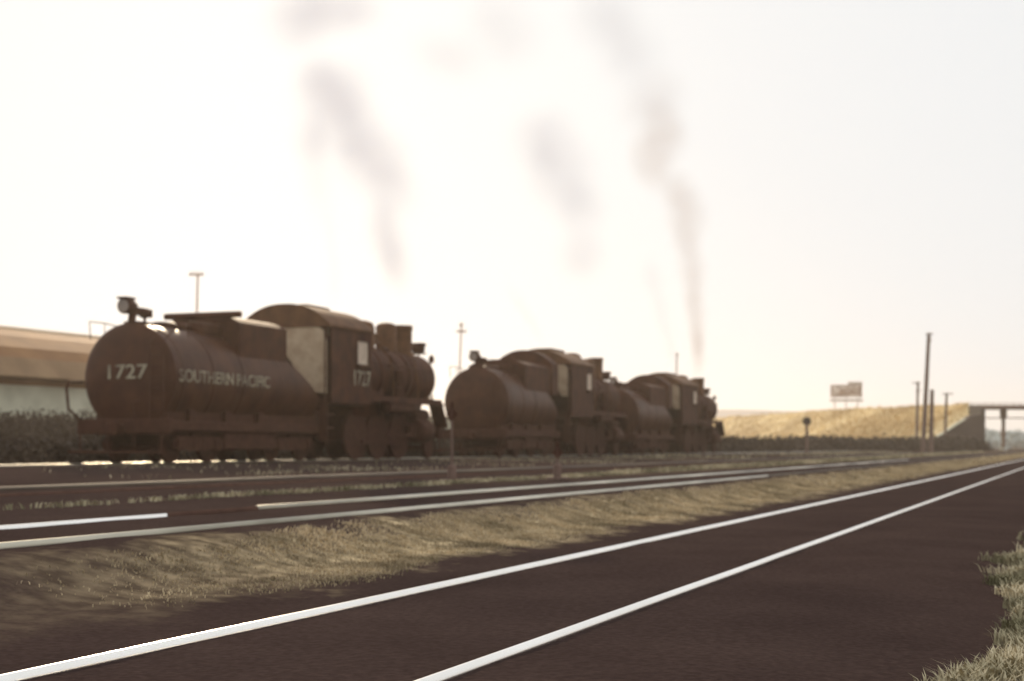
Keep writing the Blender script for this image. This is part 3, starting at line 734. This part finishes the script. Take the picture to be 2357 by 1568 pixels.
# ------------------------------------------------------------------ poles
def pole(label, X0, Yb, X1, Yt, y, r, arms, m=M['wood'], group='telegraph poles', steps=False):
    a = at(X0, Yb, y); b = at(X1, Yt, y); a.z = max(a.z, .1) if a.z < 1 else a.z
    base = Vector((a.x, a.y, .3)); 
    R = empty('telegraph_pole', tuple(base)); tag(R, label, 'pole', group)
    d = b - a; d = d / d.z; bot = a - d * (a.z - .2); 
    mm = MB(); pts = [bot + (b - bot) * k / 6 - base for k in range(7)]
    for k in range(1, 6): pts[k] += Vector((.03 * noise.noise(Vector((k, y, 0))), 0, 0))
    mm.tube(pts, [r * (1.15 - .35 * k / 6) for k in range(7)], 10); mm.build('post', m, R, 50)
    for (Y, wl, wr) in arms:
        t = at(X1, Y, y) - base; t.x += (Yt - Y) * 0
        w0, w1 = wl / F * y, wr / F * y
        mm = MB(); mm.box(t.x - w0, t.x + w1, t.y - .16, t.y - .05, t.z - .06, t.z + .06, .01)
        arm = mm.build('crossarm', m, R)
        mm = MB()
        for k in range(4):
            xx = t.x - w0 + (w0 + w1) * (k + .5) / 4; mm.lathe((xx, t.y - .1, t.z + .06), (0, 0, 1), [(0, .02), (.05, .05), (.12, .05), (.15, .02)], 8)
        mm.build('insulator', M['glass'], arm)
    return R
pole('thin pole with one crossarm rising behind the number 1727 tender', 452, 760, 455.5, 628, 95, .08, [(633, 20, 14)], M['palewood'])
pole('pale pole in the gap between the first and second locomotive', 1057, 880, 1062, 743, 125, .085, [(764, 12, 12), (750, 4, 4)], M['palewood'])
pole('short thin pole rising above the farthest locomotive', 1557, 880, 1558, 815, 150, .09, [(818, 3, 3)], M['palewood'])
pole('tallest pole, leaning right, left of the road bridge', 2126, 1008, 2138, 768, 150, .23, [(770, 7, 8), (785, 1, 5)], M['wood'])
pole('thin pole with a crossarm just left of the tallest pole', 2110, 1008, 2113, 879, 200, .2, [(882, 13, 5), (900, 5, 5)], M['wood'])
pole('stubby thick pole without arms, right of the tallest pole', 2143, 1008, 2145.5, 897, 150, .24, [], M['wood'])
pole('pole with a wide crossarm nearest to the road bridge', 2175, 1008, 2179, 905, 200, .2, [(907, 11, 14)], M['wood'])
# rungs and weathered wraps on the stub pole
# ------------------------------------------------------------------ billboard
y = 300.0; b0 = at(1948, 925, y)
R = empty('billboard', (b0.x, b0.y, 7.0)); tag(R, 'faded billboard with a raised corner standing above the golden embankment', 'billboard')
def bb(X0, X1, Y0, Y1, d0, d1, name, mt, parent=None):
    m = MB(); p = at(X0, Y0, y); q = at(X1, Y1, y); L = R.location
    m.box(p.x - L.x, q.x - L.x, d0, d1, q.z - L.z, p.z - L.z); return m.build(name, mt, parent or R)
pn = bb(1912.5, 1984, 886, 915, 0, .2, 'panel', M['board'])
bb(1952, 1985, 879, 886, .02, .18, 'panel_extension', M['boardframe'])
bb(1911, 1985.5, 919.5, 924.5, -.6, .3, 'catwalk', M['boardframe'])
for X in (1922, 1948, 1975):
    bb(X - .9, X + .9, 915, 955, .25, .5, 'post', M['boardframe'])
bb(1912, 1916, 886, 915, -.05, -.003, 'border', M['script'], pn); bb(1979, 1984, 886, 915, -.05, -.003, 'border', M['script'], pn)
bb(1916, 1979, 886, 888, -.05, -.003, 'border', M['script'], pn)
m = MB(); L = R.location
for (X0, Y0, amp, n, wd) in ((1930, 905, 1.5, 46, .22), (1932, 897, 4, 34, .12)):
    pts = [at(X0 + k * (1978 - X0) / n, Y0 + amp * sin(k * 1.1) + amp * .5 * sin(k * .37), y) - L + Vector((0, -.02, 0)) for k in range(n + 1)]
    m.tube(pts, wd, 6)
m.build('brush_strokes', M['script'], pn)
m = MB()
for (X, Y, r) in ((1967, 897, .45),):
    p = at(X, Y, y) - L; m.lathe((p.x, -.06, p.z), (0, 1, 0), [(0, r * .6), (.02, r), (.05, r)], 14)
m.build('pale_blot', M['cream'], pn)
# ------------------------------------------------------------------ low signal, switch stands
def stand(label, X, Yb, Yt, y, head, name='switch_stand'):
    a = at(X, Yb, y); t = at(X, Yt, y); zb = min(a.z, height(a.x, a.y)); R = empty(name, (a.x, a.y, zb)); tag(R, label, 'signal' if head > .2 else 'switch stand', None)
    m = MB(); m.tube([(0, 0, 0), (0, 0, t.z - zb)], .022 if head < .2 else .1, 8); m.box(-.2, .2, -.15, .15, 0, .06, .02); m.box(-.07, .07, -.07, .07, .06, .3, .02)
    m.build('post', M['wood'], R)
    m = MB(); h = t.z - zb
    if head > .2:
        m.prism([(head * cos(k * pi / 4 + .39), h + head * sin(k * pi / 4 + .39)) for k in range(8)], 'y', -.06, .0)
        m.lathe((0, -.05, h), (0, -1, 0), [(0, .12), (.3, .14), (.3, .1)], 12); m.box(-.06, .06, -.08, .05, h - .7, h)
        m.build('signal_head', M['darkconcrete'], R)
    else:
        m.prism([(-.1, h - .1), (0, h + .02), (.1, h - .1), (0, h - .22)], 'y', -.02, .02); m.lathe((0, 0, h), (0, 0, 1), [(0, .03), (.1, .03), (.12, .01)], 10)
        m.build('target', M['under'], R)
    return R
stand('small dark signal with a round head standing in front of the embankment', 1857, 1012, 970, 108, .34, 'dwarf_signal')
stand('thin dark switch stand in front of the second tender', 1040, 1112, 940, 24, .1)
stand('low dark switch stand in front of the middle locomotive cab', 1283, 1106, 1030, 26, .1)

# ------------------------------------------------------------------ smoke
def smoke_mat(name, col, dens, nsc):
    m = bpy.data.materials.new(name); m.use_nodes = True; t = m.node_tree; t.nodes.clear(); N = t.nodes.new; L = t.links.new
    o = N('ShaderNodeOutputMaterial'); v = N('ShaderNodeVolumePrincipled'); L(v.outputs[0], o.inputs['Volume'])
    v.inputs['Color'].default_value = (*col, 1); v.inputs['Anisotropy'].default_value = .0
    tc = N('ShaderNodeTexCoord'); ln = N('ShaderNodeVectorMath'); ln.operation = 'LENGTH'; L(tc.outputs['Object'], ln.inputs[0])
    mr = N('ShaderNodeMapRange'); mr.interpolation_type = 'SMOOTHSTEP'; mr.inputs[1].default_value = 1.0; mr.inputs[2].default_value = .0; mr.inputs[3].default_value = 0; mr.inputs[4].default_value = 1
    L(ln.outputs['Value'], mr.inputs[0])
    gx = N('ShaderNodeNewGeometry'); n = N('ShaderNodeTexNoise'); n.inputs['Scale'].default_value = nsc; n.inputs['Detail'].default_value = 2.5; L(gx.outputs['Position'], n.inputs['Vector'])
    r2 = N('ShaderNodeMapRange'); r2.inputs[1].default_value = .25; r2.inputs[2].default_value = .75; r2.inputs[3].default_value = .4; L(n.outputs['Fac'], r2.inputs[0])
    a = N('ShaderNodeMath'); a.operation = 'MULTIPLY'; L(mr.outputs[0], a.inputs[0]); L(r2.outputs[0], a.inputs[1])
    b = N('ShaderNodeMath'); b.operation = 'MULTIPLY'; L(a.outputs[0], b.inputs[0]); b.inputs[1].default_value = dens; L(b.outputs[0], v.inputs['Density'])
    return m
import bmesh
bm = bmesh.new(); bmesh.ops.create_icosphere(bm, subdivisions=3, radius=1.0); puffs = {}
def plume(label, y, puff_list, m):
    x0 = at(puff_list[0][0], puff_list[0][1], y)
    R = empty('smoke_plume', tuple(x0)); tag(R, label, 'smoke', None, 'stuff')
    if m.name not in puffs:
        me = bpy.data.meshes.new('puff'); bm.to_mesh(me); me.materials.append(m); puffs[m.name] = me
    for (X, Y, rx, rz, tilt, dy) in puff_list:
        p = at(X, Y, y + dy); o = bpy.data.objects.new('puff', puffs[m.name]); COL.objects.link(o); o.parent = R
        k = y / F; k2 = k * 1.4; o.location = p - x0; o.scale = (rx * k2, max(rx, rz) * k2 * .9, rz * k2); o.rotation_euler = (0, radians(tilt), 0)
DS = .56
sm1 = smoke_mat('lavender_smoke', (.36, .34, .50), .46 * DS, .55); sm3 = smoke_mat('brown_smoke', (.52, .34, .25), .34 * DS, .7); sm4 = smoke_mat('pale_brown_smoke', (.50, .42, .42), .09 * DS, .5); sm2 = smoke_mat('thin_smoke', (.34, .36, .46), .13 * DS, .5)
plume('thick lavender smoke drifting up left above the nearest locomotive', 51, [
    (912, 615, 38, 60, -10, 0), (890, 545, 45, 85, -14, 0), (905, 440, 62, 70, -20, 0), (860, 370, 85, 85, -25, 0), (800, 290, 80, 95, -28, 0),
    (765, 215, 95, 75, -20, 1), (730, 180, 60, 55, 0, 0), (715, 320, 50, 60, 0, 2), (770, 20, 110, 60, 0, 3), (690, 50, 90, 70, 0, 3)], sm1)
plume('faint second wisp of smoke rising over the cab roof of the nearest locomotive', 46, [(770, 640, 14, 80, 0, 0), (760, 540, 16, 70, -6, 0), (730, 400, 40, 110, -5, 0)], sm2)
sm5 = smoke_mat('pale_lavender_smoke', (.38, .38, .52), .27 * DS, .5)
plume('grey smoke above the middle locomotive', 72, [
    (1338, 590, 60, 60, 0, 0), (1335, 480, 62, 70, -10, 0), (1290, 400, 85, 90, -25, 0), (1250, 320, 80, 75, -25, 0)], sm5)
plume('broad pale smoke cloud high above the middle locomotive', 74, [(1150, 70, 110, 90, 40, 2), (1030, 130, 100, 60, 20, 2)], sm2)
plume('thin blue wisp of smoke beside the middle locomotive', 68, [(1225, 745, 14, 60, -30, 0), (1190, 690, 16, 50, -30, 0)], sm2)
plume('narrow pinkish smoke column above the farthest locomotive', 92, [
    (1607, 810, 17, 60, 0, 0), (1603, 765, 20, 50, 0, 0), (1600, 715, 26, 48, -8, 0), (1596, 665, 28, 45, 0, 0), (1592, 620, 36, 45, 0, 0), (1580, 555, 34, 50, -10, 0), (1580, 495, 50, 60, -8, 0), (1560, 440, 45, 50, -30, 0), (1500, 370, 50, 70, -20, 0), (1530, 300, 50, 70, -20, 0)], sm3)
plume('pale brown smoke cloud at the top of the narrow pinkish column', 93, [(1500, 225, 85, 70, -25, 0), (1475, 260, 60, 60, -35, 1), (1530, 215, 50, 60, -10, 1)], sm4)
plume('broad pale smoke at the top edge above the farthest locomotive', 92, [(1450, 120, 80, 100, -30, 0), (1390, 30, 90, 80, -30, 0)], sm2)
plume('thin blue wisp of smoke left of the narrow pinkish column', 90, [(1545, 800, 12, 60, -12, 0), (1522, 720, 20, 60, -12, 0), (1500, 640, 26, 50, -12, 0)], sm2)
bm.free()

# ------------------------------------------------------------------ haze
m = MB(); m.box(-900, 1600, -30, 1700, -2.0, 48); hz = m.build('haze', M['hills'])
hm = bpy.data.materials.new('glare_haze'); hm.use_nodes = True; t = hm.node_tree; t.nodes.clear()  # warm haze added to imitate glare over the engines; also fades distance
o = t.nodes.new('ShaderNodeOutputMaterial'); v = t.nodes.new('ShaderNodeVolumePrincipled'); t.links.new(v.outputs[0], o.inputs['Volume'])
v.inputs['Color'].default_value = (1, .90, .79, 1); v.inputs['Density'].default_value = .00042; v.inputs['Anisotropy'].default_value = .70
hz.data.materials[0] = hm; tag(hz, 'thin warm haze added for the sun glare over the yard and for distance', 'haze', None, 'stuff')
